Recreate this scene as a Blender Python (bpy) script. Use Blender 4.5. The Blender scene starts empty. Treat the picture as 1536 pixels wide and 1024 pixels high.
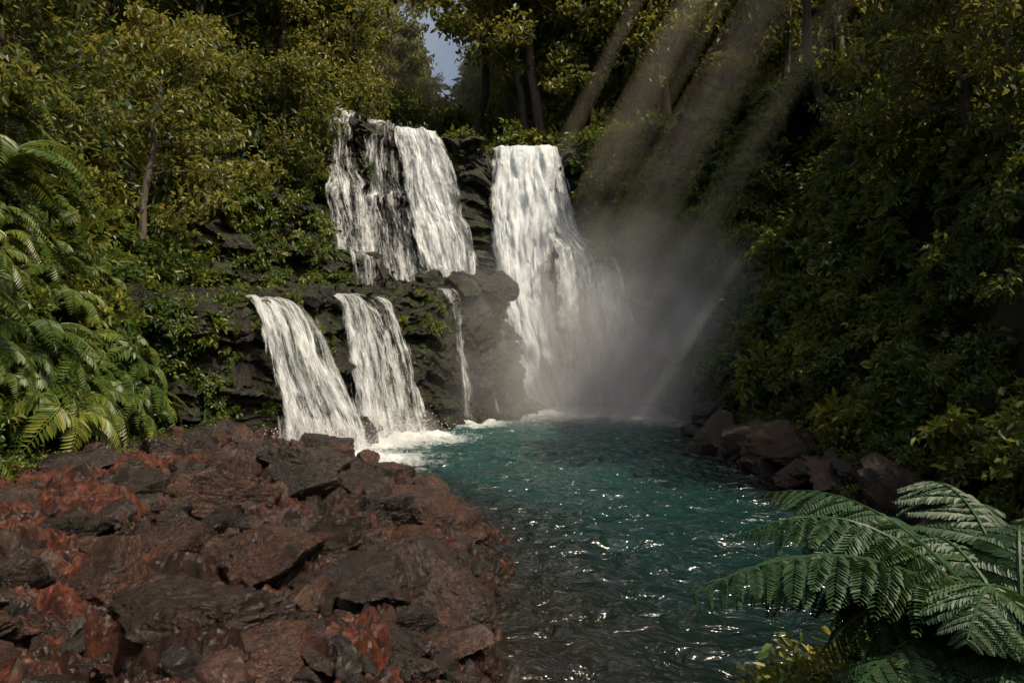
import bpy, math, numpy as np
from mathutils import Vector
rng=np.random.default_rng(7)
sc=bpy.context.scene
col=sc.collection
# ---------------- noise helpers ----------------
def _h(ix,iy,iz,seed):
    ix=ix.astype(np.int64);iy=iy.astype(np.int64);iz=iz.astype(np.int64)
    h=(ix*374761393+iy*668265263+iz*2147483647+seed*1274126177)&0xffffffff
    h=((h^(h>>13))*1274126177)&0xffffffff
    h=((h^(h>>16))*2246822519)&0xffffffff
    h=h^(h>>15)
    return (h&0xffffff)/float(0xffffff)
def vn(x,y,z,seed=0):
    x,y,z=np.broadcast_arrays(np.asarray(x,float),np.asarray(y,float),np.asarray(z,float))
    fx,fy,fz=np.floor(x),np.floor(y),np.floor(z)
    tx,ty,tz=x-fx,y-fy,z-fz
    tx,ty,tz=[t*t*t*(t*(t*6-15)+10) for t in (tx,ty,tz)]
    r=0
    for a in (0,1):
        for b in (0,1):
            for c in (0,1):
                w=(tx if a else 1-tx)*(ty if b else 1-ty)*(tz if c else 1-tz)
                r=r+w*_h(fx+a,fy+b,fz+c,seed)
    return r*2-1
def fbm(x,y,z=0.,o=4,seed=0,g=.5):
    r=0;a=1;f=1;s=0
    for i in range(o):
        r=r+a*vn(np.asarray(x)*f+i*7.3,np.asarray(y)*f+i*3.1,np.asarray(z)*f,seed+i);s+=a;a*=g;f*=2.03
    return r/s
def worley(x,y,seed=0):
    fx,fy=np.floor(x),np.floor(y)
    F1=np.full(x.shape,9.);F2=np.full(x.shape,9.);idv=np.zeros(x.shape)
    z=np.zeros(x.shape)
    for a in (-1,0,1):
        for b in (-1,0,1):
            cx=fx+a;cy=fy+b
            px=cx+_h(cx,cy,z,seed);py=cy+_h(cx,cy,z,seed+9)
            d=np.hypot(px-x,py-y);r=_h(cx,cy,z,seed+17)
            m=d<F1
            F2=np.where(m,F1,np.minimum(F2,d));idv=np.where(m,r,idv);F1=np.where(m,d,F1)
    return F1,F2,idv
def nrm(v): return v/np.maximum(np.linalg.norm(v,axis=-1,keepdims=True),1e-9)
# ---------------- mesh helpers ----------------
def mkmesh(name,V,F,mats,attrs=None,smooth=False,midx=None):
    me=bpy.data.meshes.new(name)
    V=np.asarray(V,np.float32);F=np.asarray(F,np.int32);K=F.shape[1]
    me.vertices.add(len(V));me.vertices.foreach_set('co',V.ravel())
    me.loops.add(F.size);me.loops.foreach_set('vertex_index',F.ravel())
    me.polygons.add(len(F));me.polygons.foreach_set('loop_start',np.arange(len(F),dtype=np.int32)*K)
    for m in (mats if isinstance(mats,(list,tuple)) else [mats]): me.materials.append(m)
    if midx is not None: me.polygons.foreach_set('material_index',np.asarray(midx,np.int32))
    me.polygons.foreach_set('use_smooth',np.full(len(F),bool(smooth)))
    me.update(calc_edges=True)
    for k,a in (attrs or {}).items():
        at=me.attributes.new(k,'FLOAT','POINT');at.data.foreach_set('value',np.asarray(a,np.float32))
    return me
def mkobj(name,me,parent=None,link=True):
    o=bpy.data.objects.new(name,me)
    if link: col.objects.link(o)
    if parent: o.parent=parent
    return o
def gridF(nu,nv):
    i=np.arange(nu*nv).reshape(nv,nu)
    return np.stack([i[:-1,:-1],i[:-1,1:],i[1:,1:],i[1:,:-1]],-1).reshape(-1,4)
# ---------------- material helpers ----------------
class M:
    def __init__(s,name):
        s.m=bpy.data.materials.new(name);s.m.use_nodes=True;s.nt=s.m.node_tree;s.n=s.nt.nodes;s.l=s.nt.links
        s.n.clear();s.out=s.n.new('ShaderNodeOutputMaterial')
    def add(s,t,ins=None,**kw):
        n=s.n.new(t)
        for k,v in kw.items(): setattr(n,k,v)
        for k,v in (ins or {}).items():
            if isinstance(v,bpy.types.NodeSocket): s.l.new(v,n.inputs[k])
            else: n.inputs[k].default_value=v
        return n
    def ramp(s,fac,stops,interp='LINEAR'):
        n=s.n.new('ShaderNodeValToRGB');n.color_ramp.interpolation=interp
        e=n.color_ramp.elements
        while len(e)<len(stops): e.new(.5)
        for i,(p,c) in enumerate(stops):
            e[i].position=p;e[i].color=(c,c,c,1) if isinstance(c,(int,float)) else (*c,1)
        s.l.new(fac,n.inputs[0]);return n.outputs[0]
    def math(s,op,a,b=0.):
        n=s.n.new('ShaderNodeMath');n.operation=op
        for i,v in enumerate((a,b)):
            if isinstance(v,bpy.types.NodeSocket): s.l.new(v,n.inputs[i])
            else: n.inputs[i].default_value=v
        return n.outputs[0]
    def mix(s,f,a,b):
        n=s.n.new('ShaderNodeMix');n.data_type='RGBA'
        for i,v in ((0,f),(6,a),(7,b)):
            if isinstance(v,bpy.types.NodeSocket): s.l.new(v,n.inputs[i])
            else: n.inputs[i].default_value=v if i==0 else (*v,1)
        return n.outputs[2]
    def attr(s,name): return s.add('ShaderNodeAttribute',attribute_name=name).outputs['Fac']
    def noise(s,vec,scale,detail=5,rough=.6,dist=0.):
        return s.add('ShaderNodeTexNoise',{'Vector':vec,'Scale':scale,'Detail':detail,'Roughness':rough,'Distortion':dist}).outputs[0]
    def pos(s): return s.add('ShaderNodeNewGeometry').outputs['Position']
    def bump(s,h,strength,dist=.1,normal=None):
        i={'Height':h,'Strength':strength,'Distance':dist}
        if normal: i['Normal']=normal
        return s.add('ShaderNodeBump',i).outputs[0]
    def surf(s,sh): s.l.new(sh,s.out.inputs[0])

def leaf_mat(name,stops,trans,tf=.4,rough=.42):
    m=M(name)
    r=m.attr('rnd');oi=m.add('ShaderNodeObjectInfo').outputs['Random']
    big=m.noise(m.pos(),.23,1)
    f=m.math('ADD',m.math('MULTIPLY',r,.5),m.math('MULTIPLY',oi,.34))
    f=m.math('ADD',f,m.math('MULTIPLY',m.math('SUBTRACT',big,.41),1.1))
    c=m.ramp(f,stops)
    p=m.add('ShaderNodeBsdfPrincipled',{'Base Color':c,'Roughness':rough,'Specular IOR Level':.4})
    t=m.add('ShaderNodeBsdfTranslucent',{'Color':m.mix(.6,c,trans)})
    mx=m.add('ShaderNodeMixShader',{0:tf,1:p.outputs[0],2:t.outputs[0]})
    m.surf(mx.outputs[0]);return m.m
G1=[(0,(.008,.024,.006)),(.35,(.024,.060,.011)),(.65,(.07,.12,.02)),(.9,(.20,.19,.03))]
mat_leaf=leaf_mat('leaf_green',G1,(.32,.32,.04),.35)
mat_tree=leaf_mat('tree_leaf',[(0,(.009,.023,.006)),(.4,(.022,.046,.010)),(.7,(.06,.085,.016)),(.95,(.18,.16,.03))],(.42,.38,.06),.4)
mat_fern=leaf_mat('fern_leaf',[(0,(.020,.046,.009)),(.5,(.060,.105,.018)),(.9,(.19,.20,.035))],(.30,.30,.05),.3)
mat_fern2=leaf_mat('fern_dark_leaf',[(0,(.010,.030,.010)),(.6,(.026,.062,.022)),(.95,(.12,.13,.04))],(.10,.17,.04),.2,.5)

def bark():
    m=M('bark');P=m.pos()
    mp=m.add('ShaderNodeMapping',{'Vector':P,'Scale':(3,3,.6)}).outputs[0]
    n=m.noise(mp,2,4)
    c=m.ramp(n,[(.3,(.02,.016,.012)),(.7,(.08,.065,.05))])
    p=m.add('ShaderNodeBsdfPrincipled',{'Base Color':c,'Roughness':.85,'Normal':m.bump(n,.8,.05)})
    m.surf(p.outputs[0]);return m.m
mat_bark=bark()
def rockmat(name,dark,light,moss,warm,mossamt,rough=.38,sc_=1.,spec=.5,per=False):
    m=M(name);P=m.pos()
    n1=m.noise(P,1.3*sc_,4,.65);n2=m.noise(P,6*sc_,6,.75,.4)
    vo=m.add('ShaderNodeTexVoronoi',{'Vector':m.add('ShaderNodeVectorMath',{0:P,1:m.add('ShaderNodeTexNoise',{'Vector':P,'Scale':3*sc_}).outputs['Color']},operation='ADD').outputs[0],'Scale':2.2*sc_},feature='DISTANCE_TO_EDGE').outputs[0]
    c=m.ramp(n2,[(.36,dark),(.62,light)])
    if per:
        rn=m.attr('rnd')
        wf=m.ramp(m.math('ADD',m.math('MULTIPLY',n1,.9),m.math('MULTIPLY',m.math('SUBTRACT',rn,.5),.7)),[(.44,0.),(.66,1.)])
    else: wf=m.ramp(n1,[(.42,0.),(.62,1.)])
    c=m.mix(wf,c,warm)
    c=m.mix(m.ramp(n2,[(.36,1.),(.52,0.)]),c,dark)
    if per: c=m.mix(m.ramp(rn,[(.0,.65),(.45,0.)]),c,dark)
    nz=m.add('ShaderNodeSeparateXYZ',{0:m.add('ShaderNodeNewGeometry').outputs['Normal']}).outputs[2]
    mm=m.math('MULTIPLY',m.ramp(m.noise(P,.9,4,.7),[(.47,0.),(.6,1.)]),m.ramp(nz,[(-.1,.35),(.45,1.)]))
    c=m.mix(m.math('MULTIPLY',mm,mossamt),c,moss)
    crack=m.ramp(vo,[(0.,0.),(.05,1.)])
    c=m.mix(m.math('MULTIPLY',m.math('SUBTRACT',1.,crack),.6),c,(dark[0]*.4,dark[1]*.4,dark[2]*.4))
    b=m.bump(n2,1.,.2/sc_);b=m.bump(crack,.4,.06,b);b=m.bump(m.noise(P,26*sc_,4,.75),.9,.035,b)
    rg=m.ramp(n1,[(.3,rough-.10),(.7,rough+.2)])
    p=m.add('ShaderNodeBsdfPrincipled',{'Base Color':c,'Roughness':rg,'Specular IOR Level':spec,'Normal':b})
    m.surf(p.outputs[0]);return m.m
mat_cliff=rockmat('wet_basalt',(.0025,.0022,.002),(.015,.0115,.008),(.026,.042,.006),(.020,.012,.007),1.,.30,1.,.5)
mat_rock=rockmat('brown_rock',(.004,.0028,.0022),(.045,.023,.014),(.035,.03,.008),(.075,.027,.013),.10,.22,1.6,.75,True)
mat_bank=rockmat('bank_rock',(.007,.005,.004),(.05,.028,.018),(.04,.05,.012),(.075,.032,.017),.3,.32,1.4,.6,True)

def soilmat():
    m=M('red_soil');P=m.pos()
    n1=m.noise(P,.8,6,.68,.4);n2=m.noise(P,5,9,.8,.6);n3=m.noise(P,30,5,.75)
    sh=m.attr('shore')
    red=m.ramp(n2,[(.38,(.018,.006,.003)),(.5,(.085,.020,.007)),(.66,(.27,.062,.018))])
    rock=m.ramp(n2,[(.34,(.005,.0035,.003)),(.66,(.045,.018,.010))])
    f=m.math('ADD',m.math('MULTIPLY',sh,.075),m.math('MULTIPLY',m.math('SUBTRACT',n1,.5),3.4))
    f=m.ramp(f,[(.16,0.),(.5,1.)])
    green=m.attr('hill')
    c=m.mix(f,rock,red)
    dk=m.ramp(n2,[(.3,(.006,.007,.003)),(.7,(.018,.020,.007))])
    c=m.mix(green,c,dk)
    b=m.bump(n2,1.,.3);b=m.bump(n3,1.,.05,b)
    r=m.mix(f,(.28,.28,.28),(.48,.48,.48))
    p=m.add('ShaderNodeBsdfPrincipled',{'Base Color':c,'Roughness':r,'Normal':b})
    m.surf(p.outputs[0]);return m.m
mat_soil=soilmat()

# ---------------- terrain function ----------------
def polydist(x,y,P):
    P=np.array(P,float);n=len(P)
    d=np.full(x.shape,1e9);ins=np.zeros(x.shape,bool)
    for i in range(n):
        a=P[i];b=P[(i+1)%n];e=b-a
        t=np.clip(((x-a[0])*e[0]+(y-a[1])*e[1])/(e@e),0,1)
        d=np.minimum(d,np.hypot(x-a[0]-t*e[0],y-a[1]-t*e[1]))
        c=((a[1]>y)!=(b[1]>y))&(x<(b[0]-a[0])*(y-a[1])/((b[1]-a[1]) or 1e-9)+a[0])
        ins^=c
    return np.where(ins,-d,d)
BASIN=[(-10.5,-20),(-10.6,14),(-11.5,22),(-13,25),(-13,48),(9.2,48),(9.6,40),(10.2,30),(10.4,22),(9.4,17),(8.2,10),(7.5,4),(7,-20)]
LEDGE=[(-15,25.2),(-10.9,26.0),(-9.9,27.8),(-7.7,33),(-4.3,38.8),(-2.0,42),(-1.8,50),(-16,50)]
PLAT=[(-26,43.5),(-17,46),(-12,48.3),(-7,49),(-3,49.3),(3.4,49.5),(5,48.8),(8,47.6),(12,44),(15,40),(60,40),(60,140),(-60,140),(-60,43.5)]
SHY=np.array([-20,4,8.7,10.4,12,14,17.2,20,23.6,25.5,27,50]);SHX=np.array([.2,-.1,-.5,-.4,-.6,-.7,-1.3,-3.2,-5.2,-6.8,-8,-8.5])
RY=np.array([-20,6,12,17,19,22,28,30,35,45,50]);RX=np.array([5.5,6.5,8,8.4,7.9,7.6,7.3,8.0,9,9,8.5])
def H(x,y,fine=False):
    x=np.asarray(x,float);y=np.asarray(y,float)
    wob=fbm(x*.7,y*.7,0,3,5)*.45
    dl=np.interp(y,SHY,SHX)-x+wob
    dr=x-np.interp(y,RY,RX)+wob
    g=lambda d: np.where(d<0,np.maximum(d*.45,-1.6),.30*(1-np.exp(-d*1.6))+.11*d)
    z=np.maximum(g(dl),g(dr)*1.4)
    d=polydist(x,y,BASIN)
    dd=np.maximum(d,0)
    cap=np.where(x<0,22.,17.)
    hill=1.6*dd+.5*np.minimum(dd,1)
    hill=np.where(hill>cap,cap+(hill-cap)*.16,hill)
    lump=fbm(x*.33,y*.33,0,3,11)*np.where(x>0,2.6,1.5)+fbm(x*.95,y*.95,0,2,12)*.6
    hill=hill+lump*np.clip(dd/2,0,1)
    z=np.where(d>0,np.minimum(z,1.9)+hill,z)
    pl=polydist(x,y,PLAT)
    gap=np.clip(np.abs(x/np.maximum(y,1)+.09)/.06,.15,1)
    pz=16.3+np.clip(-pl,0,60)*.10+np.clip(y-66,0,45)*.66*gap+fbm(x*.2,y*.2,0,3,3)*.6
    z=np.where(pl<0,np.maximum(np.minimum(z,pz+6),pz),z)
    ld=polydist(x,y,LEDGE)
    z=np.where((ld<0)&(pl>0),np.maximum(z*0+5.0+(y-24.5)*.118+fbm(x,y,0,3,8)*.15,np.where(d>0,z,-9)),z)
    m=np.exp(-(((x-3.9)/3.9)**2+((y-2.4)/3.4)**2)**5)
    z=np.maximum(z,-1.6+3.75*m)
    return z,dl,d
def zH(x,y): return H(x,y)[0]
def ground():
    xs=np.concatenate([np.arange(-400,-60,20),np.arange(-60,-24,2),np.arange(-24,22,.4),np.arange(22,60,2),np.arange(60,401,20)])
    ys=np.concatenate([np.arange(-200,-20,20),np.arange(-20,4,1.),np.arange(4,60,.4),np.arange(60,140,3),np.arange(140,600,30)])
    X,Y=np.meshgrid(xs,ys);x=X.ravel();y=Y.ravel()
    z,dl,d=H(x,y)
    far=(x<-12.3)|(x>1.2)|(y<4.2)|(y>26.5)
    z=np.where(far,z,z-.35)
    hl=np.clip((d+.3)*1.2,0,1);hl=np.where((y>25.5)|((x>.5)&(y<7.5)),1.,hl)
    mkobj('ground',mkmesh('ground',np.stack([x,y,z],1),gridF(len(xs),len(ys)),mat_soil,{'shore':np.clip(dl,-2,12),'hill':hl},True))
ground()
def bank():
    xs=np.arange(-13,.8,.04);ys=np.concatenate([np.arange(3.6,14,.04),np.arange(14,28,.065)])
    X,Y=np.meshgrid(xs,ys);x=X.ravel();y=Y.ravel()
    z,dl,d=H(x,y)
    wx=x+fbm(x*1.2,y*1.2,0,3,21)*.4;wy=y+fbm(x*1.2,y*1.2,0,3,22)*.4
    F1,F2,i1=worley(wx*.7,wy*.8,31);a=np.clip((F2-F1)*3,0,1)
    f1,f2,i2=worley(wx*2.0,wy*2.3,33);b=np.clip((f2-f1)*3,0,1)
    g1,g2,i3=worley(wx*5.5,wy*6,37);c3=np.clip((g2-g1)*2.6,0,1)
    mask=np.clip(1.2-dl*.05,.6,1)*np.clip(1-(d+1.)*.6,0,1)
    rk=a*(.08+.30*i1)+b*(.03+.18*i2)+c3*(.02+.08*i3)
    z=z+mask*(rk-.14)+fbm(x*2,y*2,0,3,50)*.08+fbm(x*7,y*7,0,4,51,.65)*.09
    e=np.minimum.reduce([x+13,28-y,.8-x]);z=z-np.clip(.5-e,0,.5)
    mkobj('rocky_bank',mkmesh('rocky_bank',np.stack([x,y,z],1),gridF(len(xs),len(ys)),mat_soil,{'shore':dl,'hill':np.clip((d+.3)*1.2,0,1)},False))
bank()

# ---------------- cliffs ----------------
def polyres(P,ds):
    P=np.array(P,float);L=np.r_[0,np.cumsum(np.hypot(*(P[1:,:2]-P[:-1,:2]).T))]
    n=int(L[-1]/ds)+1;s=np.linspace(0,L[-1],n)
    Q=np.stack([np.interp(s,L,P[:,k]) for k in range(P.shape[1])],1)
    k=max(3,int(.8/ds))|1;ker=np.ones(k)/k
    for j in range(2):
        pad=np.pad(Q[:,j],k//2,mode='edge');Q[:,j]=np.convolve(pad,ker,'valid')
    t=np.gradient(Q[:,:2],axis=0);t=nrm(t)
    N=np.stack([t[:,1],-t[:,0]],1)
    return Q,N,s
def cliff(name,P,out,zb,cap,ds,amp,seed,mat):
    Q,N,s=polyres(P,ds)
    zt=Q[:,2];hmax=zt.max()-zb
    nz=int(hmax/ds);nc=int(cap/ds/1.6)
    rows=[]
    for j in range(-nc,nz+1):
        t=max(j,0)/nz
        z=zt+(zb-zt)*t
        S=s+fbm(s*.5,z*.5,0,2,seed)*.8; Z=z+fbm(s*.35,z*.35,3,2,seed+1)*.8
        a1,a2,i1=worley(S/1.6,Z/1.15,seed+2);e1=np.clip((a2-a1)/.08,0,1)
        b1,b2,i2=worley(S/.75,Z/.42,seed+3);e2=np.clip((b2-b1)/.12,0,1)
        c1,c2,i3=worley(S/.33,Z/.22,seed+4)
        big=fbm(s*.22,z*.2,0,3,seed+7)*1.5
        tilt=(a1-.4)*.5*(i1-.2)
        st=Z/2.1;led=(np.floor(st)-st+.5)*.55
        o=out*(t**.8)*(zt-zb)/hmax+amp*(i1*1.0*(.3+.7*e1)-tilt+i2*.40*(.4+.6*e2)+i3*.13+big*.5+led)-.4
        if j<0:
            back=-j*ds*1.6
            o0=amp*(i1*.4+big*.6)-.2
            x=Q[:,0]+N[:,0]*(o0-back);y=Q[:,1]+N[:,1]*(o0-back)
            w1,w2,wi=worley(x*.9,y*.9,seed+12)
            zz=zt+fbm(x*1.2,y*1.2,0,4,seed+9)*.35+wi*.4+back*.02-.2
        else:
            x=Q[:,0]+N[:,0]*o;y=Q[:,1]+N[:,1]*o;zz=z+fbm(s*1.2,z*0+seed,0,3,seed+9)*.4*(1-t)
        rows.append(np.stack([x,y,zz],1))
    V=np.concatenate(rows)
    mkobj(name,mkmesh(name,V,gridF(len(s),len(rows)),mat,None,False));return V
LOW=[(-16,23,4.6),(-12.5,24,5.0),(-10.3,25.0,5.2),(-9.2,26.8,5.35),(-7.0,32,5.8),(-3.7,37.8,6.3),(-1.3,40.2,6.9),(-.9,41.5,7.0),(-1.0,47,7.6)]
LV_=cliff('lower_rock_cliff',LOW,1.6,-1,4.5,.10,.85,101,mat_cliff)
UP=[(-28,41,18.5),(-17,44.6,18.8),(-12,47,18.6),(-7,47.8,17.5),(-4,47.7,17.1),(-2.5,47.5,16.9),(-1.5,48.6,16.3),(3.2,48.6,16.3),(4.5,47.6,16.9),(8,46.0,16.8),(12,42,17),(14.5,38,17)]
UV_=cliff('upper_rock_cliff',UP,2.3,-1,4,.14,1.0,202,mat_cliff)
SH=[(1.6,47.5,9.0),(2.3,46.0,9.4),(4,45.6,9.5),(6,45.8,9.1),(7.0,46.6,8.6),(8.6,46,7.0),(10.5,44,5.5)]
cliff('shoulder_rock_cliff',SH,1.2,-1,2.5,.15,.7,303,mat_cliff)
STEP=[(-12.5,42.6,9.9),(-10.8,42.8,9.6),(-9.2,43.4,9.2),(-7.6,43.8,8.7),(-6.5,45.6,8.2)]
cliff('step_rock_cliff',STEP,.5,6.0,3.,.12,.7,404,mat_cliff)
LSH=[(-19,34,12),(-15,37.0,12.4),(-12.3,40.2,11.6),(-11.2,43,10.6),(-10.8,47,11)]
MV_=cliff('mossy_rock_cliff',LSH,1.2,5.5,4,.15,1.0,505,mat_cliff)

# ---------------- boulders ----------------
def cubesphere(n):
    a=np.linspace(-1,1,n+1);A,B=np.meshgrid(a,a);A=np.tan(A*.7854);B=np.tan(B*.7854);V=[];F=[];o=0
    for ax in range(3):
        for sg in (-1,1):
            P=[None]*3;P[ax]=np.full(A.shape,float(sg));P[(ax+1)%3]=A;P[(ax+2)%3]=B*sg
            V.append(nrm(np.stack([p.ravel() for p in P],1)));F.append(gridF(n+1,n+1)+o);o+=(n+1)**2
    return np.concatenate(V),np.concatenate(F)
def rock(n,seed):
    r=np.random.default_rng(seed);D,F=cubesphere(n)
    R=np.full(len(D),1.45)
    for k in range(13):
        N=nrm(r.normal(size=3));o=r.uniform(.5,.95);d=D@N
        R=np.minimum(R,np.where(d>.05,o/np.maximum(d,.05),9))
    s=seed%97
    R=R*(1+.09*fbm(D[:,0]*1.8+s,D[:,1]*1.8,D[:,2]*1.8,4,seed)+.10*fbm(D[:,0]*5+s,D[:,1]*5,D[:,2]*8,4,seed+3,.7))
    return D*R[:,None],F
def rotm(r,tilt=.4):
    a=r.uniform(0,6.28);b=r.normal()*tilt;c=r.normal()*tilt
    ca,sa=np.cos(a),np.sin(a);cb,sb=np.cos(b),np.sin(b);cc,sc_=np.cos(c),np.sin(c)
    return np.array([[ca,-sa,0],[sa,ca,0],[0,0,1]])@np.array([[1,0,0],[0,cb,-sb],[0,sb,cb]])@np.array([[cc,0,sc_],[0,1,0],[-sc_,0,cc]])
BL=[(-8.7,18.5,.8,.6),(-8.9,20.3,.85,.6),(-9.3,23.6,.7,.7),(-7.6,21.5,.6,.6),(-5.9,21.8,1.0,.6),(-6.8,20,.6,.6),(-4.9,13.6,.95,.6),(-4.5,15.1,.75,.7),(-4.6,17.5,1.0,.6),(-6.1,16.4,.65,.7),
(-3.3,16,.7,.6),(-2.4,14,.75,.75),(-1.6,14.2,.85,.65),(-1.7,16.3,.6,.6),(-3.1,18.6,.7,.6),(-4.8,10.8,.8,.55),(-3.0,11.6,.7,.7),(-3.6,10.4,.85,.6),(-4.9,9.0,.7,.55),(-2.05,10,.85,.5),(-1.0,10.8,.8,.5),
(-3.5,8.3,1.1,.45),(-2.4,7.7,.5,.5),(-1.3,9.1,.5,.5),(-.9,12.6,.4,.5),(-1.8,12,.45,.6),(-7.2,14.5,.7,.45),(-6.6,11.5,.6,.4),(-.9,8.8,.5,.4),(-5.6,7.4,.7,.35),(-1.9,8.2,.6,.4),(-8.4,12.6,.6,.45),(-9.3,15.5,.7,.5)]
r=np.random.default_rng(5)
for i,(x,y,s,fz) in enumerate(BL):
    V,F=rock(46,1000+i)
    V=V*np.array([1,.85,fz*1.15])*s;V=V@rotm(r,.22).T
    z=float(H(np.array([x]),np.array([y]))[0][0])
    V+=np.array([x,y,max(z,0)+s*fz*.45])
    mkobj('boulder',mkmesh('boulder',V,F,mat_rock,{'rnd':np.full(len(V),r.uniform(.15,.8))},False))
def rockmass(name,pts,mat,n=8,seed=1,sink=.15):
    r=np.random.default_rng(seed);Vs=[];Fs=[];Rn=[];o=0
    protos=[rock(n,seed*50+k) for k in range(14)]
    for (x,y,z,s) in pts:
        V,F=protos[r.integers(14)]
        V=(V*np.array([1,r.uniform(.6,1),r.uniform(.45,.85)])*s)@rotm(r,.35).T+np.array([x,y,z+s*sink])
        Vs.append(V);Fs.append(F+o);o+=len(V);Rn.append(np.full(len(V),r.random()))
    mkobj(name,mkmesh(name,np.concatenate(Vs),np.concatenate(Fs),mat,{'rnd':np.concatenate(Rn)},False))
N=420
y=r.uniform(5.5,26,N);d_=np.abs(r.normal(0,3.4,N));x=np.interp(y,SHY,SHX)-d_+.1
s=r.uniform(.12,.45,N)*np.clip(.5+y/26,.55,1.3);k=polydist(x,y,BASIN)<.2
rockmass('bank_boulders',np.stack([x,y,np.maximum(zH(x,y),-.1)+.05,s],1)[k],mat_rock,18,13,.3)
N=2400
y=r.uniform(5,27,N);d_=np.abs(r.normal(0,4.2,N));x=np.interp(y,SHY,SHX)-d_+.5
s=np.clip(r.lognormal(-2.4,.5,N),.04,.28);k=polydist(x,y,BASIN)<.3
rockmass('shore_rocks',np.stack([x,y,zH(x,y)+.08,s],1)[k],mat_rock,7,3,.35)
N=4000
y=r.uniform(5,26,N);x=r.uniform(-11,0,N);s=np.clip(r.lognormal(-3.2,.5,N),.015,.15);k=(polydist(x,y,BASIN)<.1)&(zH(x,y)>.1)
rockmass('pebbles',np.stack([x,y,zH(x,y)+.09,s],1)[k],mat_rock,4,8,.3)
N=420
y=r.uniform(14,47,N);x=np.interp(y,RY,RX)+np.abs(r.normal(.2,1.0,N));s=np.clip(r.lognormal(-1.15,.5,N),.12,1.)
rockmass('right_shore_rocks',np.stack([x,y,np.minimum(zH(x,y),2.2),s],1),mat_bank,11,4)
Q,Nn,_=polyres(LOW,.3);pts=[]
for q,n_ in zip(Q,Nn):
    if q[0]<-10.5: continue
    for k in range(2):
        o=r.uniform(1.4,2.4);pts.append((q[0]+n_[0]*o,q[1]+n_[1]*o,r.uniform(-.2,.15),r.uniform(.2,.6)))
for q,n_ in zip(Q,Nn):
    for k in range(3):
        o=-r.uniform(-.1,3.5);pts.append((q[0]+n_[0]*o,q[1]+n_[1]*o,q[2]+.05-o*.03,r.uniform(.15,.7)))
for k in range(50): pts.append((r.uniform(-11.5,-2),r.uniform(42,45.5),r.uniform(7,7.8),r.uniform(.3,.7)))
pts+=[(-.9,39.5,6.7,.95),(-2.1,38.9,6.6,.85),(-3.3,39,6.6,.6),(-7.2,28.6,.2,.5),(-5.7,28.5,.4,.75),(-1.2,40.,.1,.6),(0.1,42.3,.2,.8),(-8.2,43.5,8.6,.9)]
rockmass('cliff_rocks',pts,mat_cliff,16,6)

# ---------------- leaves ----------------
def leaves(pos,d,n,L,W,fold=.18,droop=.15):
    d=nrm(d);s=nrm(np.cross(d,n));n=np.cross(s,d);L=L[:,None];W=W[:,None]
    b=pos;t=pos+d*L-n*droop*L
    P=[b,pos+d*.28*L+s*.5*W+n*fold*W,pos+d*.66*L+s*.40*W+n*(fold*W-droop*.4*L),t,pos+d*.66*L-s*.40*W+n*(fold*W-droop*.4*L),pos+d*.28*L-s*.5*W+n*fold*W]
    V=np.stack(P,1).reshape(-1,3);i=np.arange(len(pos))[:,None]*6
    F=np.concatenate([i+np.array([[0,1,2,3]]),i+np.array([[0,3,4,5]])])
    return V,F
def clump(seed,n,R,l0,l1,flat=.75):
    r=np.random.default_rng(seed)
    nb=max(6,n//12)
    bd=nrm(r.normal(size=(nb,3))+np.array([0,0,.5]));br=R*r.uniform(.35,1.2,nb)
    bi=r.integers(0,nb,n);t=r.uniform(.35,1.05,n)
    c=bd[bi]*(br[bi]*t)[:,None]+r.normal(0,.08*R,(n,3));c[:,2]*=flat
    d=nrm(bd[bi]*.7+r.normal(0,.7,(n,3))+np.array([0,0,-.35]))
    nn=nrm(r.normal(0,.5,(n,3))+np.array([0,0,1]))
    L=r.uniform(l0,l1,n);V,F=leaves(c,d,nn,L,L*r.uniform(.38,.55,n))
    return V,F,np.repeat(r.random(n),6)
def tube(P,R,k=6):
    P=np.array(P,float);T=nrm(np.gradient(P,axis=0));up=np.array([.13,.21,.97]) if abs(T[0][2])<.8 else np.array([1,.1,0])
    A=nrm(np.cross(T,up));B=np.cross(T,A);th=np.arange(k)/k*2*np.pi
    V=(P[:,None]+np.asarray(R)[:,None,None]*(np.cos(th)[None,:,None]*A[:,None]+np.sin(th)[None,:,None]*B[:,None])).reshape(-1,3)
    F=[]
    for i in range(len(P)-1):
        for j in range(k): F.append([i*k+j,i*k+(j+1)%k,(i+1)*k+(j+1)%k,(i+1)*k+j])
    return V,np.array(F)
def join(parts):
    Vs=[];Fs=[];Rs=[];Ms=[];o=0
    for V,F,rn,mi in parts:
        Vs.append(V);Fs.append(F+o);o+=len(V);Rs.append(np.broadcast_to(rn,(len(V),)));Ms.append(np.full(len(F),mi))
    return np.concatenate(Vs),np.concatenate(Fs),np.concatenate(Rs),np.concatenate(Ms)
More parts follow.
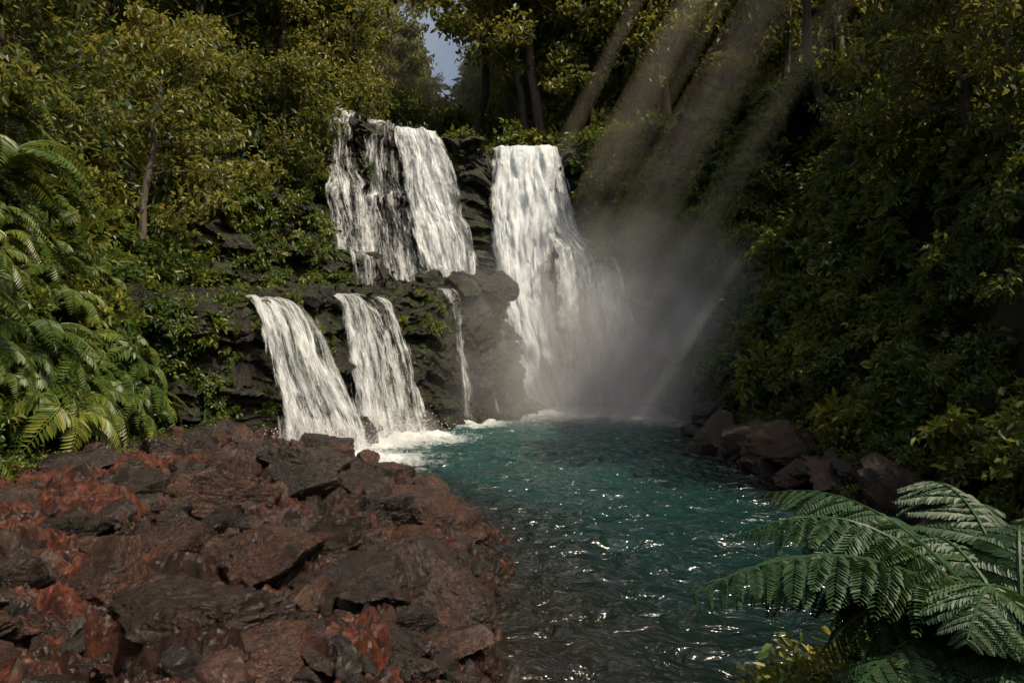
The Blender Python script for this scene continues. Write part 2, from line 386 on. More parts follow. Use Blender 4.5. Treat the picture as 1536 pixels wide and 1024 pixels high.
def tree(seed,Ht,r0,cstart,cr,nl=6500):
    r=np.random.default_rng(seed);parts=[]
    z=np.linspace(0,1,10);bx=np.cumsum(r.normal(0,.18,10));by=np.cumsum(r.normal(0,.18,10));bx-=bx[0];by-=by[0]
    P=np.stack([bx,by,z*Ht*.92-.6],1)
    parts.append((*tube(P,r0*(1-z*.85)**.8+.02,8),.5,0))
    nb=17;ends=[]
    for i in range(nb):
        t=cstart+(1-cstart)*(i+r.random())/nb*.98
        p=np.array([np.interp(t,z,P[:,k]) for k in range(3)])
        a=i*2.4+r.normal()*.4;l=cr*(1.1-.55*((t-cstart)/(1-cstart)))*r.uniform(.6,1.15)
        q=[p];dirv=np.array([np.cos(a),np.sin(a),r.uniform(.1,.7)])
        for s_ in range(4):
            q.append(q[-1]+dirv*l/4);dirv=dirv+r.normal(0,.18,3)+np.array([0,0,.05])
        parts.append((*tube(q,np.linspace(r0*.32*(1.1-t*.6),.02,5),5),.5,0))
        ends+= [(q[-1],1.),(q[3],.8),(q[2],.55)]
        for s_ in range(2):
            e=q[3]+r.normal(0,.28*l,3);parts.append((*tube([q[2],(q[2]+e)/2+r.normal(0,.1,3),e],[.05,.03,.01],4),.5,0));ends.append((e,.8))
    ends.append((P[-1],1.1))
    per=nl//len(ends)
    for e,sz in ends:
        n=int(per*r.uniform(.5,1.4)*sz);R=cr*.32*r.uniform(.7,1.3)*sz**.5
        c=nrm(r.normal(size=(n,3)))*(R*r.uniform(.2,1,n)**.6)[:,None]*np.array([1.15,1.15,.6])+e
        d=r.normal(0,.8,(n,3))+np.array([0,0,-.4]);nn=r.normal(0,.5,(n,3))+np.array([0,0,1])
        L=r.uniform(.32,.56,n)*Ht/18;V,F=leaves(c,d,nrm(nn),L,L*.5);parts.append((V,F,np.repeat(r.random(n),6),1))
    V,F,R_,Mi=join(parts)
    return mkmesh('jungle_tree',V,F,[mat_bark,mat_tree],{'rnd':R_},False,Mi)
T=[tree(11,18,.30,.35,4.4),tree(12,20,.34,.42,5.0),tree(13,16,.26,.25,4.),tree(14,22,.36,.5,4.8),tree(15,13,.2,.15,3.4)]
r=np.random.default_rng(21)
def put_tree(k,x,y,s):
    o=mkobj('jungle_tree',T[k]);z=float(zH(np.array([x]),np.array([y]))[0])
    o.location=(x,y,z);o.scale=(s,s,s*r.uniform(.92,1.12));o.rotation_euler=(r.normal()*.04,r.normal()*.04,r.uniform(0,6.28))
cnt=0;placed=[]
for i in range(1500):
    y=51.5+ (r.random()**1.3)*55;x=r.uniform(-.8,.85)*y
    if any((x-a)**2+(y-b)**2<(3.0+.02*y)**2 for a,b in placed): continue
    gap=abs(x+.092*y)<4.2
    placed.append((x,y))
    if gap:
        if y>58: put_tree(4,x,y,r.uniform(.4,.6))
    else:
        put_tree(r.choice([0,1,2,2,3,4]),x,y,r.uniform(.85,1.25))
    cnt+=1
    if cnt>140: break
for (x,y,k,s) in [(15,29,4,.7),(14,23,2,.7),(17,24,1,.8),(12.5,17,4,.6),(16,18,2,.8),(18,47.5,0,1.),(22,49,3,1.),(25,28,1,.9),(10.5,49,2,.95),(14.5,48.5,0,.95),(7.3,50.5,1,.85),(12.5,52,3,1.),(9,53,2,1.1),(4.8,52.5,2,.9),(1.5,54,1,.9),
                  (-14,44,0,.8),(-17,40,2,.9),(-20,35,1,.8),(-16,32,4,.9),(-19,28,0,.8),(-15.5,22,4,.8),(-18,19,2,.8),(-24,30,3,1),(-23,40,3,1.),(-13,48.5,2,.8),(-10.5,50.5,4,.8),(-27,36,0,1.),(-14,16,4,.7),(-12.6,12.8,4,.75),(-13.5,19,2,.6),(16.5,38,3,.85),(19,34,1,.8),(-15,50,0,1.1),(-19,46,1,1.),(-11,53,3,1.),(-3.0,59,3,1.1)]:
    put_tree(k,x,y,s)

# ---------------- instanced foliage via geometry nodes ----------------
def scatter(name,protos,P,rot,scl,idx):
    c=bpy.data.collections.new(name+'_parts')
    for i,me in enumerate(protos):
        o=bpy.data.objects.new('%s_part_%02d'%(name,i),me);c.objects.link(o)
    me=bpy.data.meshes.new(name);me.vertices.add(len(P));me.vertices.foreach_set('co',np.asarray(P,np.float32).ravel())
    a=me.attributes.new('rot','FLOAT_VECTOR','POINT');a.data.foreach_set('vector',np.asarray(rot,np.float32).ravel())
    a=me.attributes.new('scl','FLOAT','POINT');a.data.foreach_set('value',np.asarray(scl,np.float32))
    a=me.attributes.new('pidx','INT','POINT');a.data.foreach_set('value',np.asarray(idx,np.int32))
    o=mkobj(name,me)
    ng=bpy.data.node_groups.new(name,'GeometryNodeTree')
    ng.interface.new_socket('Geometry',in_out='INPUT',socket_type='NodeSocketGeometry')
    ng.interface.new_socket('Geometry',in_out='OUTPUT',socket_type='NodeSocketGeometry')
    N_=ng.nodes;Lk=ng.links
    gi=N_.new('NodeGroupInput');go=N_.new('NodeGroupOutput');iop=N_.new('GeometryNodeInstanceOnPoints');ci=N_.new('GeometryNodeCollectionInfo')
    ci.inputs['Collection'].default_value=c;ci.inputs['Separate Children'].default_value=True;ci.inputs['Reset Children'].default_value=True
    def at(nm,dt):
        n=N_.new('GeometryNodeInputNamedAttribute');n.data_type=dt;n.inputs['Name'].default_value=nm;return n.outputs[0]
    Lk.new(gi.outputs[0],iop.inputs['Points']);Lk.new(ci.outputs[0],iop.inputs['Instance']);iop.inputs['Pick Instance'].default_value=True
    Lk.new(at('pidx','INT'),iop.inputs['Instance Index']);Lk.new(at('rot','FLOAT_VECTOR'),iop.inputs['Rotation']);Lk.new(at('scl','FLOAT'),iop.inputs['Scale'])
    Lk.new(iop.outputs[0],go.inputs[0])
    md=o.modifiers.new('scatter','NODES');md.node_group=ng
    return o
def cl(seed,n,R,a,b,mat=mat_leaf):
    V,F,rn=clump(seed,n,R,a,b);return mkmesh('leaf_clump',V,F,mat,{'rnd':rn})
protos=[cl(1,260,1.,.22,.40),cl(2,200,.95,.28,.48),cl(3,360,1.05,.16,.28),cl(4,280,1.15,.2,.34)]
r=np.random.default_rng(33)
def surf_pts(n,x0,x1,y0,y1,cond,gd=4.):
    x=r.uniform(x0,x1,n);y=r.uniform(y0,y1,n);z,dl,d=H(x,y);e=.2
    gx=(zH(x+e,y)-z)/e;gy=(zH(x,y+e)-z)/e
    g=np.sqrt(1+gx*gx+gy*gy);k=(r.random(n)<np.clip(g/gd,0,1))&cond(x,y,z,d)&(np.abs(x)<.82*y+5)
    nn=nrm(np.stack([-gx,-gy,np.ones(n)],1))
    return np.stack([x,y,z],1)[k],nn[k]
ledf=lambda x,y: polydist(x,y,LEDGE)
A,nA=surf_pts(19000,-34,34,6,52,lambda x,y,z,d:(d>.15)&(d<16)&(z>.6)&((ledf(x,y)>0)|(z>10)))
B,nB=surf_pts(9000,-60,60,48,112,lambda x,y,z,d:(polydist(x,y,PLAT)<-1.2)&~((y<54)&(x>-10.5)&(x<3.5)&(r.random(x.shape)<.75)),3.)
m=((UV_[:,0]<-11.5)&(UV_[:,2]>11))|((UV_[:,0]>4.3)&(UV_[:,2]>1.5)&(fbm(UV_[:,0]*.3,UV_[:,1]*.3,UV_[:,2]*.3,2,77)>(-.1-.25*(UV_[:,0]-7)/4)))
C=UV_[m];C=C[r.choice(len(C),min(1100,len(C)),False)]
LM=LV_[LV_[:,0]<-9.6]
D0=np.concatenate([MV_[(MV_[:,0]<-12)|(fbm(MV_[:,0]*.5,MV_[:,1]*.5,MV_[:,2]*.6,2,79)>-.05)],LM[fbm(LM[:,0]*.6,LM[:,1]*.6,LM[:,2]*.6,2,80)>-.05]])
D0=D0[r.choice(len(D0),420,False)]
D1=np.concatenate([LV_[(fbm(LV_[:,0]*.5,LV_[:,1]*.5,LV_[:,2]*.6,2,78)>.2)],UV_[(UV_[:,0]>-12)&(UV_[:,0]<4.5)&(fbm(UV_[:,0]*.5,UV_[:,1]*.5,UV_[:,2]*.6,2,78)>.3)]])
D1=D1[r.choice(len(D1),500,False)]
C=np.concatenate([C,D0,D1]);nC=np.tile(nrm(np.array([[-.1,-.8,.5]])),(len(C),1))
P=np.concatenate([A,B,C]);NN=np.concatenate([nA,nB,nC])
n=len(P);off=r.uniform(-.1,1.1,n);off[n-len(D1)-len(D0):]=0;P=P+NN*off[:,None]
near=np.clip(P[:,1]/30,.5,1.15)
scl=r.uniform(.55,1.4,n)*near
scl[len(A):len(A)+len(B)]*=np.clip(P[len(A):len(A)+len(B),1]/45,1,2.2)
scl[len(A)+len(B):]*=.6;scl[n-len(D1):]*=.5
rot=np.stack([-NN[:,1]*.5+r.normal(0,.25,n),NN[:,0]*.5+r.normal(0,.25,n),r.uniform(-.6,.6,n)],1)
scatter('hillside_foliage',protos,P,rot,scl,r.integers(0,4,n))
# ---------------- ferns ----------------
def frond(base,ctrl,tip,npair,lw,two=False,seed=0,upv=(0,0,1)):
    r=np.random.default_rng(seed);b,c,t=[np.array(q,float) for q in (base,ctrl,tip)]
    s=np.linspace(0,1,npair+2)[1:];f=lambda s:(1-s)[:,None]**2*b+2*((1-s)*s)[:,None]*c+(s**2)[:,None]*t
    Pm=f(s);Tm=nrm(2*(1-s)[:,None]*(c-b)+2*s[:,None]*(t-c));up=np.tile(np.array(upv,float),(len(s),1))
    S=nrm(np.cross(Tm,up));U=np.cross(S,Tm);parts=[(*tube(f(np.linspace(0,1,12)),np.linspace(.014,.003,12)*(lw/.35),5),.55,0)]
    prof=np.clip(np.sin(np.pi*np.clip(s*.93+.05,0,1))**.6,.08,1)*(1-.25*s)
    for sg in (-1,1):
        k=s>.12
        p=Pm[k];d=nrm(S[k]*sg*.9+Tm[k]*.5-U[k]*(.22 if two else .18)+r.normal(0,.08 if two else .05,(k.sum(),3)));L=lw*prof[k]*r.uniform(.85,1.1,k.sum())
        if not two:
            V,F=leaves(p,d,U[k],L,np.maximum(L*.24,.02),.12,.22);parts.append((V,F,np.repeat(r.random(k.sum()),6),0))
        else:
            m2=18
            for i in range(len(p)):
                q=np.linspace(.02,1,m2);dr=r.uniform(.2,.5);mid=p[i]+d[i]*(L[i]*q)[:,None]-U[k][i]*(L[i]*dr*q**2)[:,None]
                dd=nrm(np.gradient(mid,axis=0));Ui=nrm(np.tile(U[k][i],(m2,1))+r.normal(0,.12,3));ss=nrm(np.cross(dd,Ui))
                rn=r.random()
                for s2 in (-1,1):
                    l2=(L[i]*.22*np.sin(np.pi*np.clip(q*.72+.28,0,1))**.6+.004)*r.uniform(.88,1.1,m2)
                    w=L[i]/m2*1.8
                    V,F=leaves(mid,ss*s2+dd*.65+r.normal(0,.05,(m2,3)),nrm(Ui+r.normal(0,.12,(m2,3))),l2,np.full(m2,w),.08,.2);parts.append((V,F,np.repeat(np.clip(rn*.6+r.random(m2)*.3,0,1),6),0))
    return join(parts)[:3]
def fernplant(seed,nf,L,lw,np_=20,two=False):
    r=np.random.default_rng(seed);parts=[]
    for i in range(nf):
        a=i/nf*6.28+r.normal()*.25;l=L*r.uniform(.75,1.15);dx=np.array([np.cos(a),np.sin(a),0])
        h=r.uniform(.25,.6)*l
        V,F,R_=frond((0,0,0),dx*l*.45+np.array([0,0,h*1.6]),dx*l+np.array([0,0,h*.3-r.uniform(0,.25)*l]),np_,lw*r.uniform(.85,1.1),two,seed*100+i)
        parts.append((V,F,R_,0))
    V,F,R_,_=join(parts);return mkmesh('fern_plant',V,F,mat_fern,{'rnd':R_})
fp=[fernplant(1,9,1.5,.42,24),fernplant(2,8,1.3,.36,22),fernplant(3,10,1.7,.45,26)]
A,nA=surf_pts(2600,-20,-9,8,26,lambda x,y,z,d:(d>-.2)&(d<5.)&(z<8)&(ledf(x,y)>0)&(r.random(x.shape)<.30))
P=A;NN=nA;n=len(P);P=P+NN*.7
rot=np.stack([-NN[:,1]*.7+r.normal(0,.2,n),NN[:,0]*.7+r.normal(0,.2,n),r.uniform(-.5,.5,n)],1)
scatter('fern_bushes',fp,P,rot,r.uniform(.5,1.15,n),r.integers(0,3,n))
tf=fernplant(9,13,2.1,.5,30)
for (x,y,zt) in [(-10.3,14.4,7.2),(-12.8,17.9,9.4)]:
    par=bpy.data.objects.new('tree_fern',None);col.objects.link(par)
    zb=float(zH(np.array([x-1.]),np.array([y]))[0])-.4
    Pt=np.array([[x-1.+1.*t**.7,y,zb+(zt-zb)*t] for t in np.linspace(0,1,8)])
    V,F=tube(Pt,np.linspace(.16,.09,8),8);mkobj('fern_trunk',mkmesh('fern_trunk',V,F,mat_bark,None,True),par)
    o=mkobj('fern_crown',tf,par);o.location=(x,y,zt);o.rotation_euler=(0,.15,r.uniform(0,6))
crown=np.array([2.15,3.1,2.75]);tips=[((.74,3.0,2.98),(1.5,3.0,3.4)),((1.05,3.3,3.15),(1.6,3.2,3.45)),((1.35,3.9,3.2),(1.8,3.5,3.4)),((2.3,4.2,3.2),(2.3,3.6,3.4)),((3.1,3.8,3.3),(2.7,3.5,3.5)),((2.6,2.6,3.15),(2.4,2.9,3.4)),
 ((1.15,2.75,2.55),(1.6,2.9,3.05)),((1.35,2.5,2.3),(1.7,2.7,2.85)),((1.9,2.2,2.45),(2.0,2.6,3.0)),((1.75,2.9,2.1),(1.9,3.0,2.9)),((3.0,3.0,2.9),(2.6,3.0,3.4)),((1.6,3.7,2.6),(1.8,3.5,3.1)),((2.45,2.5,2.7),(2.3,2.8,3.2)),
 ((2.9,3.3,3.3),(2.4,3.2,3.5)),((1.6,2.6,2.95),(1.9,2.9,3.3)),((2.5,3.6,3.0),(2.3,3.4,3.4)),((1.3,3.1,2.7),(1.7,3.1,3.2)),((1.1,3.6,2.75),(1.6,3.4,3.2)),((2.0,3.9,2.9),(2.1,3.5,3.3)),((1.5,2.4,2.55),(1.85,2.7,3.1)),((2.2,2.3,2.6),(2.2,2.6,3.1)),((1.75,3.3,2.75),(1.95,3.2,3.2))]
parts=[]
for i,(t,c) in enumerate(tips):
    V,F,R_=frond(crown+np.array([0,0,-.1]),c,t,24,.33,True,700+i);parts.append((V,F,R_,0))
V,F,R_,_=join(parts);mkobj('fern_plant',mkmesh('fern_plant',V,F,mat_fern2,{'rnd':R_}))
sp=[cl(21,260,1.,.12,.22,mat_leaf),cl(22,200,1.,.16,.28,mat_leaf)]
pp=[];
for i in range(700):
    x=r.uniform(.6,6.5);y=r.uniform(3.4,6.5);z=float(zH(np.array([x]),np.array([y]))[0])
    if z>.3: pp.append((x,y,z+.12,r.uniform(.2,.42)))
for i in range(90):
    y=r.uniform(9,24);x=-10.4+r.normal()*.7;pp.append((x,y,float(zH(np.array([x]),np.array([y]))[0])+.15,r.uniform(.2,.5)))
for i in range(130):
    y=r.uniform(15,40);x=9.9+r.normal()*.7;pp.append((x,y,float(zH(np.array([x]),np.array([y]))[0])+.3,r.uniform(.25,.6)))
pp=np.array(pp);n=len(pp)
scatter('undergrowth_plants',sp,pp[:,:3],np.stack([r.normal(0,.2,n),r.normal(0,.2,n),r.uniform(0,6.28,n)],1),pp[:,3],r.integers(0,2,n))

# ---------------- pool water ----------------
def water():
    m=M('pool_water');P=m.pos()
    sh=m.attr('depth');fo=m.attr('foam')
    c=m.ramp(sh,[(0.,(.012,.009,.006)),(.25,(.005,.010,.009)),(.6,(.006,.024,.023)),(.85,(.013,.045,.043)),(1.,(.032,.078,.073))])
    mp=m.add('ShaderNodeMapping',{'Vector':P,'Scale':(1,1.5,1)}).outputs[0]
    n1=m.noise(mp,1.4,3,.55,.6);n2=m.noise(mp,5.,2,.5,.5)
    b=m.bump(n1,.9,.36);b=m.bump(n2,.6,.055,b)
    fn=m.noise(P,2.0,7,.8,.8)
    f=m.ramp(m.math('ADD',fo,m.math('MULTIPLY',m.math('SUBTRACT',fn,.5),1.5)),[(.34,0.),(.95,1.)])
    w=m.add('ShaderNodeBsdfPrincipled',{'Base Color':c,'Roughness':.14,'IOR':1.33,'Specular IOR Level':.75,'Normal':b})
    d=m.add('ShaderNodeBsdfPrincipled',{'Base Color':(.78,.82,.83,1),'Roughness':.6,'Normal':m.bump(fn,.9,.25)})
    m.surf(m.add('ShaderNodeMixShader',{0:f,1:w.outputs[0],2:d.outputs[0]}).outputs[0])
    xs=np.arange(-13,14,.1);ys=np.concatenate([np.arange(-8,5,.4),np.arange(5,50,.1)])
    X,Y=np.meshgrid(xs,ys);x=X.ravel();y=Y.ravel()
    wx=x+fbm(x*.6,y*.6,0,2,61)*.8
    r1=1-np.abs(fbm(wx*.8,y*1.3,0,2,62))*2;r2=1-np.abs(fbm(wx*2.2,y*2.9,0,2,63))*2
    z=.10*r1+.045*r2-.12
    seg=[((.9,43.0),(7.5,42.4),5.4),((-7.2,25.0),(-5.0,25.2),2.1),((-5.7,29.4),(-3.9,31.0),2.0),((-2.8,35.8),(-1.6,36.3),1.3)]
    foam=np.zeros(x.shape)
    for a,b_,w_ in seg:
        a=np.array(a);e=np.array(b_)-a;t=np.clip(((x-a[0])*e[0]+(y-a[1])*e[1])/(e@e),0,1)
        d=np.hypot(x-a[0]-t*e[0],y-a[1]-t*e[1]);foam=np.maximum(foam,np.exp(-(d/w_)**1.2)*1.3)
        z=z+np.exp(-(d/w_*1.5)**2)*(.15+.35*fbm(x*2,y*2,0,3,64))
    hz,dl,_=H(x,y);dep=np.clip(-hz/1.5,0,1)*np.clip((y-7)/30,.08,1)**.55
    mkobj('pool_water',mkmesh('pool_water',np.stack([x,y,z],1),gridF(len(xs),len(ys)),m.m,{'depth':dep,'foam':foam},True))
water()

# ---------------- waterfalls ----------------
def wfmat():
    m=M('falling_water')
    uu=m.attr('fu');vv=m.attr('fv');dn=m.attr('dens');sd=m.attr('sd')
    def vec(a,b): return m.add('ShaderNodeCombineXYZ',{0:m.math('MULTIPLY',uu,a),1:m.math('MULTIPLY',vv,b),2:sd}).outputs[0]
    n1=m.noise(vec(2.6,.25),1,3,.6,.6);n2=m.noise(vec(13,1.5),1,5,.8,.6)
    s=m.math('ADD',m.math('MULTIPLY',n1,.48),m.math('MULTIPLY',n2,.52))
    a=m.math('ADD',m.math('MULTIPLY',m.math('SUBTRACT',s,.5),5.5),dn)
    a=m.add('ShaderNodeClamp',{0:a}).outputs[0]
    col_=m.mix(m.ramp(s,[(.38,0.),(.56,1.)]),(.54,.62,.68),(.90,.93,.96))
    b=m.bump(s,.9,.25)
    d=m.add('ShaderNodeBsdfPrincipled',{'Base Color':col_,'Roughness':.5,'Specular IOR Level':.3,'Normal':b})
    t=m.add('ShaderNodeBsdfTranslucent',{'Color':(.86,.92,.96,1)})
    w=m.add('ShaderNodeMixShader',{0:.3,1:d.outputs[0],2:t.outputs[0]})
    tr=m.add('ShaderNodeBsdfTransparent')
    m.surf(m.add('ShaderNodeMixShader',{0:a,1:tr.outputs[0],2:w.outputs[0]}).outputs[0])
    return m.m
mat_wf=wfmat()
def crs(P,t):
    P=np.array(P,float);n=len(P);x=t*(n-1);i=np.clip(np.floor(x).astype(int),0,n-2);f=(x-i)[:,None]
    g=lambda k:P[np.clip(k,0,n-1)]
    p0,p1,p2,p3=g(i-1),g(i),g(i+1),g(i+2)
    return .5*((2*p1)+(-p0+p2)*f+(2*p0-5*p1+4*p2-p3)*f**2+(-p0+3*p1-3*p2+p3)*f**3)
def waterfall(name,rows,dens,layers=2,seed=0,dfun=None,rough=1.):
    parent=bpy.data.objects.new(name,None);col.objects.link(parent)
    Lp=[q[0] for q in rows];Rp=[q[1] for q in rows]
    for ly in range(layers):
        nv=220;t=np.linspace(0,1,nv);L=crs(Lp,t);R=crs(Rp,t)
        wd=np.linalg.norm(R-L,axis=1).mean();nu=max(12,int(wd/.06));u=np.linspace(0,1,nu)
        U,Tt=np.meshgrid(u,t);V=L[:,None]*(1-u)[None,:,None]+R[:,None]*u[None,:,None]
        arc=np.r_[0,np.cumsum(np.linalg.norm(np.diff((L+R)/2,axis=0),axis=1))][:,None]*np.ones(nu)
        fu=U*wd+seed*3.7+ly*11
        side=nrm((R-L).mean(0)*np.array([1,1,0]));out=np.array([side[1],-side[0],0])
        k=np.clip(Tt*6,0,1)*rough
        wob=fbm(fu*1.1,arc*.25,0,3,seed+ly)*.6+fbm(fu*3.2,arc*.7,0,4,seed+ly+5,.6)*.24
        V=V+out*((wob+.2*ly)*k)[...,None]+side*(fbm(fu*1.2,arc*.3,1,2,seed+9)*.25*k)[...,None]
        V[...,2]+=fbm(fu*3,arc*.8,2,2,seed)*.08
        ed=np.minimum(U,1-U)*wd
        ragged=.4+.35*fbm(arc*.8+U*0,(U>.5)*5.,0,3,seed+ly)
        D=dens-ly*.3-1.7*np.clip(1-ed/np.maximum(ragged+.12,.05),0,1)
        D=D+.5*fbm(fu*.7,arc*.16,0,2,seed+40)
        if dfun is not None: D=D+dfun(U,Tt)
        me=mkmesh('water_sheet',V.reshape(-1,3),gridF(nu,nv),mat_wf,{'fu':fu.ravel(),'fv':arc.ravel(),'dens':D.ravel(),'sd':np.full(nu*nv,seed+ly*5.)},True)
        mkobj('water_sheet_%d'%ly,me,parent)
waterfall('waterfall',[((-1.5,50.5,16.75),(2.9,50.5,16.75)),((-1.35,48.0,16.65),(2.9,48.0,16.65)),((-1.5,47.2,15.2),(3.0,47.2,15.0)),((-1.6,46.4,11.6),(3.1,46.3,11.6)),((-1.0,45.2,6.6),(2.9,45.0,6.6)),((-.2,44.3,3),(3.4,44.2,3)),((.5,43.7,-.2),(4.1,43.5,-.2))],1.0,2,1,
   lambda U,T:.35*np.sin(np.pi*np.clip(U,0,1))*np.clip(T*3,0,1))
waterfall('waterfall',[((.4,48.0,16.6),(3.2,48.0,16.6)),((1.4,46.9,14),(3.6,46.9,14)),((2.0,46.1,11.4),(4.3,46.1,11.2)),((2.2,44.9,10.1),(5.6,45.0,9.9)),((2.3,44.0,9.0),(6.9,44.1,8.7)),((2.5,43.5,5.6),(7.6,43.5,5.2)),((2.9,43.2,2.5),(8.0,43.2,2.3)),((3.2,43.0,-.2),(8.2,43.0,-.2))],.6,2,2)
waterfall('waterfall',[((-7.7,49,17.7),(-4.8,49,17.4)),((-7.7,47.1,17.65),(-4.6,47.1,17.25)),((-7.3,46.1,15.5),(-3.6,46.0,15.3)),((-6.8,45.3,12.6),(-2.9,45.2,12.4)),((-6.1,44.5,10),(-2.1,44.3,10)),((-5.4,44.0,7.5),(-1.6,43.8,7.5))],.66,2,3)
waterfall('waterfall',[((-9.6,49,18.2),(-7.2,49,17.9)),((-9.6,47.2,18.1),(-7.2,47.2,17.8)),((-9.5,46.2,15.0),(-7.0,46.2,14.8)),((-9.7,45.8,13.3),(-6.4,45.8,13.2)),((-10.0,44.9,12.6),(-6.0,44.9,12.6)),((-9.9,44.4,10.5),(-5.4,44.4,10.5)),((-9.4,43.7,7.7),(-4.8,43.7,7.5))],.2,2,4)
waterfall('waterfall',[((-11.7,49,18.7),(-10.0,49,18.6)),((-11.7,46.6,18.6),(-10.0,46.6,18.4)),((-11.6,45.7,15.2),(-9.6,45.7,15.2)),((-11.6,45.2,13.9),(-8.7,45.2,13.7)),((-11.6,44.5,13.2),(-8.4,44.5,13.0)),((-11.3,44.1,11.5),(-8.0,44.1,11.3)),((-10.8,43.4,9.4),(-7.4,43.5,9.2))],.3,2,5)
waterfall('waterfall',[((-11.0,48.5,18.5),(-4.8,48.5,17.7)),((-11.0,46.8,18.4),(-4.8,46.8,17.6)),((-10.8,45.7,14.8),(-4.0,45.7,14.8)),((-10.6,44.8,12.2),(-3.4,44.8,12.2)),((-10.2,44.2,9.6),(-3.0,44.2,9.6)),((-9.6,43.6,7.6),(-2.6,43.6,7.5))],-.4,1,15)
waterfall('waterfall',[((-10.3,27.0,5.65),(-9.3,29.3,5.65)),((-9.3,25.5,5.5),(-8.0,28.0,5.55)),((-8.6,24.9,4.5),(-7.0,27.4,4.6)),((-8.2,24.6,2.9),(-6.2,26.8,2.9)),((-7.9,24.5,1.3),(-5.3,26.3,1.3)),((-7.7,24.4,-.1),(-4.8,25.8,-.1))],.6,2,6,None,.7)
waterfall('waterfall',[((-8.2,31.0,6.0),(-6.8,34.3,6.1)),((-7.3,29.6,5.8),(-5.6,33.2,5.85)),((-6.9,29.3,4.6),(-4.9,32.9,4.7)),((-6.7,29.1,3.0),(-4.2,32.3,3.0)),((-6.4,28.9,-.1),(-3.4,31.9,-.1))],.4,2,7,None,.7)
waterfall('waterfall',[((-4.6,37.6,6.7),(-3.4,39,6.7)),((-3.75,36.7,6.5),(-2.5,38.1,6.5)),((-3.3,36.1,4.6),(-2.2,37.0,4.6)),((-3.0,35.8,2.5),(-1.9,36.5,2.5)),((-2.8,35.7,-.1),(-1.5,36.3,-.1))],.2,2,8,None,.6)
waterfall('waterfall',[((-2.2,39.1,6.0),(-.8,40.1,6.0)),((-1.8,37.9,4.6),(-.1,39.3,4.6)),((-1.5,37.6,2.5),(.1,39.0,2.5)),((-1.2,37.4,-.1),(.3,38.9,-.1))],-.02,1,9,None,.6)
waterfall('waterfall',[((-10.2,43.4,9.8),(-7.8,44.2,8.9)),((-9.6,42.4,9.2),(-7.4,43.2,8.5)),((-9.5,42.2,8.2),(-7.3,43.0,7.6)),((-9.4,42.1,7.2),(-7.3,42.9,7.0))],.3,1,10,None,.5)

def spray():
    r=np.random.default_rng(9);Ps=[]
    for (c,s_,n) in [((4,42.2,.3),(2.6,.9,.7),7000),((3.8,43.0,3),(2.6,.6,2.5),2500),((-6.3,24.7,.3),(1.,.6,.45),2600),((-4.9,29.6,.3),(1.1,.7,.45),2200),((-3.6,43.6,7.9),(1.4,.4,.5),900)]:
        Ps.append(np.array(c)+r.normal(size=(n,3))*np.array(s_))
    P=np.concatenate(Ps);P[:,2]=np.abs(P[:,2]);n=len(P);s_=r.uniform(.006,.018,n)
    oc=np.array([[1,0,0],[-1,0,0],[0,1,0],[0,-1,0],[0,0,1.4],[0,0,-1.4]])
    V=(P[:,None]+oc[None]*s_[:,None,None]).reshape(-1,3);f=np.array([[0,2,4],[2,1,4],[1,3,4],[3,0,4],[2,0,5],[1,2,5],[3,1,5],[0,3,5]])
    F=(np.arange(n)[:,None,None]*6+f[None]).reshape(-1,3)
    m=M('spray_drops');m.surf(m.add('ShaderNodeBsdfPrincipled',{'Base Color':(.9,.92,.93,1),'Roughness':.4}).outputs[0])
    mkobj('water_spray',mkmesh('water_spray',V,F,m.m))
spray()
# ---------------- mist volumes ----------------
def volmat(name,dens,colr=(.95,.96,1),aniso=.2):
    m=M(name);v=m.add('ShaderNodeVolumeScatter',{'Color':(*colr,1),'Density':dens,'Anisotropy':aniso})
    m.l.new(v.outputs[0],m.out.inputs['Volume']);return m.m
def softmist(loc,rad,dens):
    m=M('mist')
    tc=m.add('ShaderNodeTexCoord').outputs['Object']
    ln=m.add('ShaderNodeVectorMath',{0:tc},operation='LENGTH').outputs['Value']
    fall=m.ramp(ln,[(.0,1.),(.35,.55),(.7,.14),(1.,0.)],'EASE')
    n=m.noise(m.pos(),.3,2,.6,.6)
    d=m.math('MULTIPLY',m.math('MULTIPLY',fall,m.ramp(n,[(.35,.25),(.65,1.)])),dens)
    v=m.add('ShaderNodeVolumeScatter',{'Color':(.98,.99,1,1),'Density':d,'Anisotropy':-.3})
    m.l.new(v.outputs[0],m.out.inputs['Volume'])
    V,F=cubesphere(12);o=mkobj('mist',mkmesh('mist',V,F,m.m,None,True));o.location=loc;o.scale=rad
def mist(loc,rad,dens,seed,layers=5,shr=.2):
    par=bpy.data.objects.new('mist',None);col.objects.link(par)
    mt=volmat('mist',dens,(.98,.99,1),-.2);D,F=cubesphere(12)
    for i in range(layers):
        k=1-shr*i
        R=1+.3*fbm(D[:,0]*1.3+i*3,D[:,1]*1.3,D[:,2]*1.3,3,seed+i)
        V=D*R[:,None]*k*np.array(rad)+np.array(loc)+np.array([.3*i,0,-.35*i])
        mkobj('mist_lobe_%d'%i,mkmesh('mist_lobe',V,F,mt,None,True),par)
softmist((6.2,38.2,1.8),(12.5,8.,10.),.34)
mist((-5.9,24.6,.3),(2.1,1.1,1.2),.14,3,3,.27)
mist((-4.5,29.6,.3),(1.9,1.0,1.2),.12,4,3,.27)
V,F=cubesphere(6);V=np.clip(V*1.8,-1,1)*np.array([55,24,20])+np.array([0,84,30])
mkobj('forest_haze',mkmesh('forest_haze',V,F,volmat('haze',.006,(1,.94,.76),.1)))

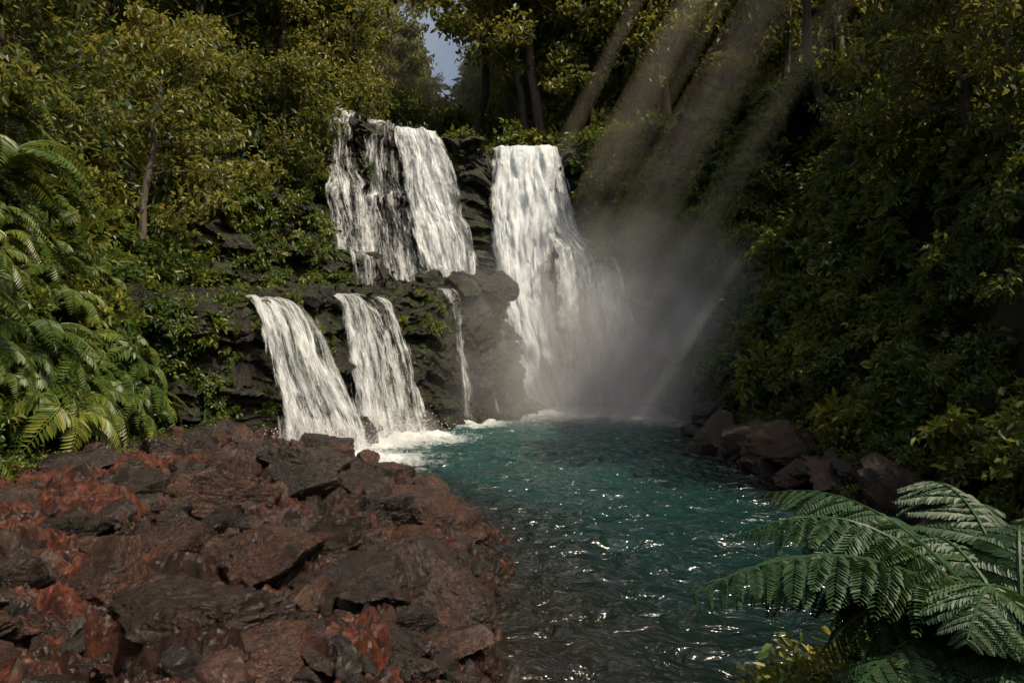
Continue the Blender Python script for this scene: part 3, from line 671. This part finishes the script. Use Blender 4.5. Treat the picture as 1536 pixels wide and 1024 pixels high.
# ---------------- light, world, camera ----------------
EL,AZ=math.radians(56),math.radians(128)
sd=Vector((math.sin(AZ)*math.cos(EL),math.cos(AZ)*math.cos(EL),math.sin(EL)))
sdn=np.array(sd)
def shafts():
    par=bpy.data.objects.new('sunbeam_shaped_volumes',None);col.objects.link(par)  # sunbeams modelled as tube-shaped scatter volumes laid along the sun direction
    mt=volmat('sunbeam_tint_scatter',.033,(1,.85,.58),.0)  # warm sunlight tint put into the scatter colour
    for i,(x,y,z,w,l) in enumerate([(3.2,41.,10.,1.0,26),(5.3,40.5,7.5,1.3,28),(7.6,40,5.5,.9,28),(1.6,42.5,12.5,.5,20),(6.5,41,7,.4,28),(4.1,41.6,9.,.4,26)]):
        a=np.array([x,y,z])
        for j,k in enumerate((1.,.78,.55,.35)):
            ts=np.linspace(.07*j,1,7)
            P=np.array([a+sdn*l*t for t in ts])
            wr=np.interp(ts,[0,.15,1],[.5,1.2,.55])*w*k
            V,F=tube(P,wr,12);nv=len(V);V=np.concatenate([V,P[:1]-sdn*w*1.5*k,P[-1:]+sdn*w])
            F3=np.concatenate([F[:,[0,1,2]],F[:,[0,2,3]],np.array([[nv,(j_+1)%12,j_] for j_ in range(12)]),np.array([[nv+1,72+j_,72+(j_+1)%12] for j_ in range(12)])])
            mkobj('sunbeam_tube_%d'%i,mkmesh('sunbeam_tube',V,F3,mt,None,True),par)
shafts()
L=bpy.data.lights.new('sun','SUN');L.energy=5.;L.angle=math.radians(.5);L.color=(1,.87,.66)
lo=mkobj('sun',L);lo.rotation_euler=sd.to_track_quat('Z','Y').to_euler();lo.location=(60,-20,60)
w=bpy.data.worlds.new('World');sc.world=w;w.use_nodes=True;nt=w.node_tree
bg=nt.nodes['Background'];sky=nt.nodes.new('ShaderNodeTexSky');sky.sky_type='NISHITA';sky.sun_disc=False;sky.sun_elevation=EL;sky.sun_rotation=AZ;sky.dust_density=8;sky.air_density=1.4;sky.ozone_density=.3
nt.links.new(sky.outputs[0],bg.inputs[0]);bg.inputs[1].default_value=.15
cam=bpy.data.cameras.new('camera');cam.lens=26;cam.sensor_width=36;cam.clip_end=2000;cam.clip_start=.05
co=mkobj('camera',cam);co.location=(0,0,4);co.rotation_euler=(math.radians(90),0,0);sc.camera=co
sc.view_settings.view_transform='Standard';sc.view_settings.look='None';sc.view_settings.exposure=0
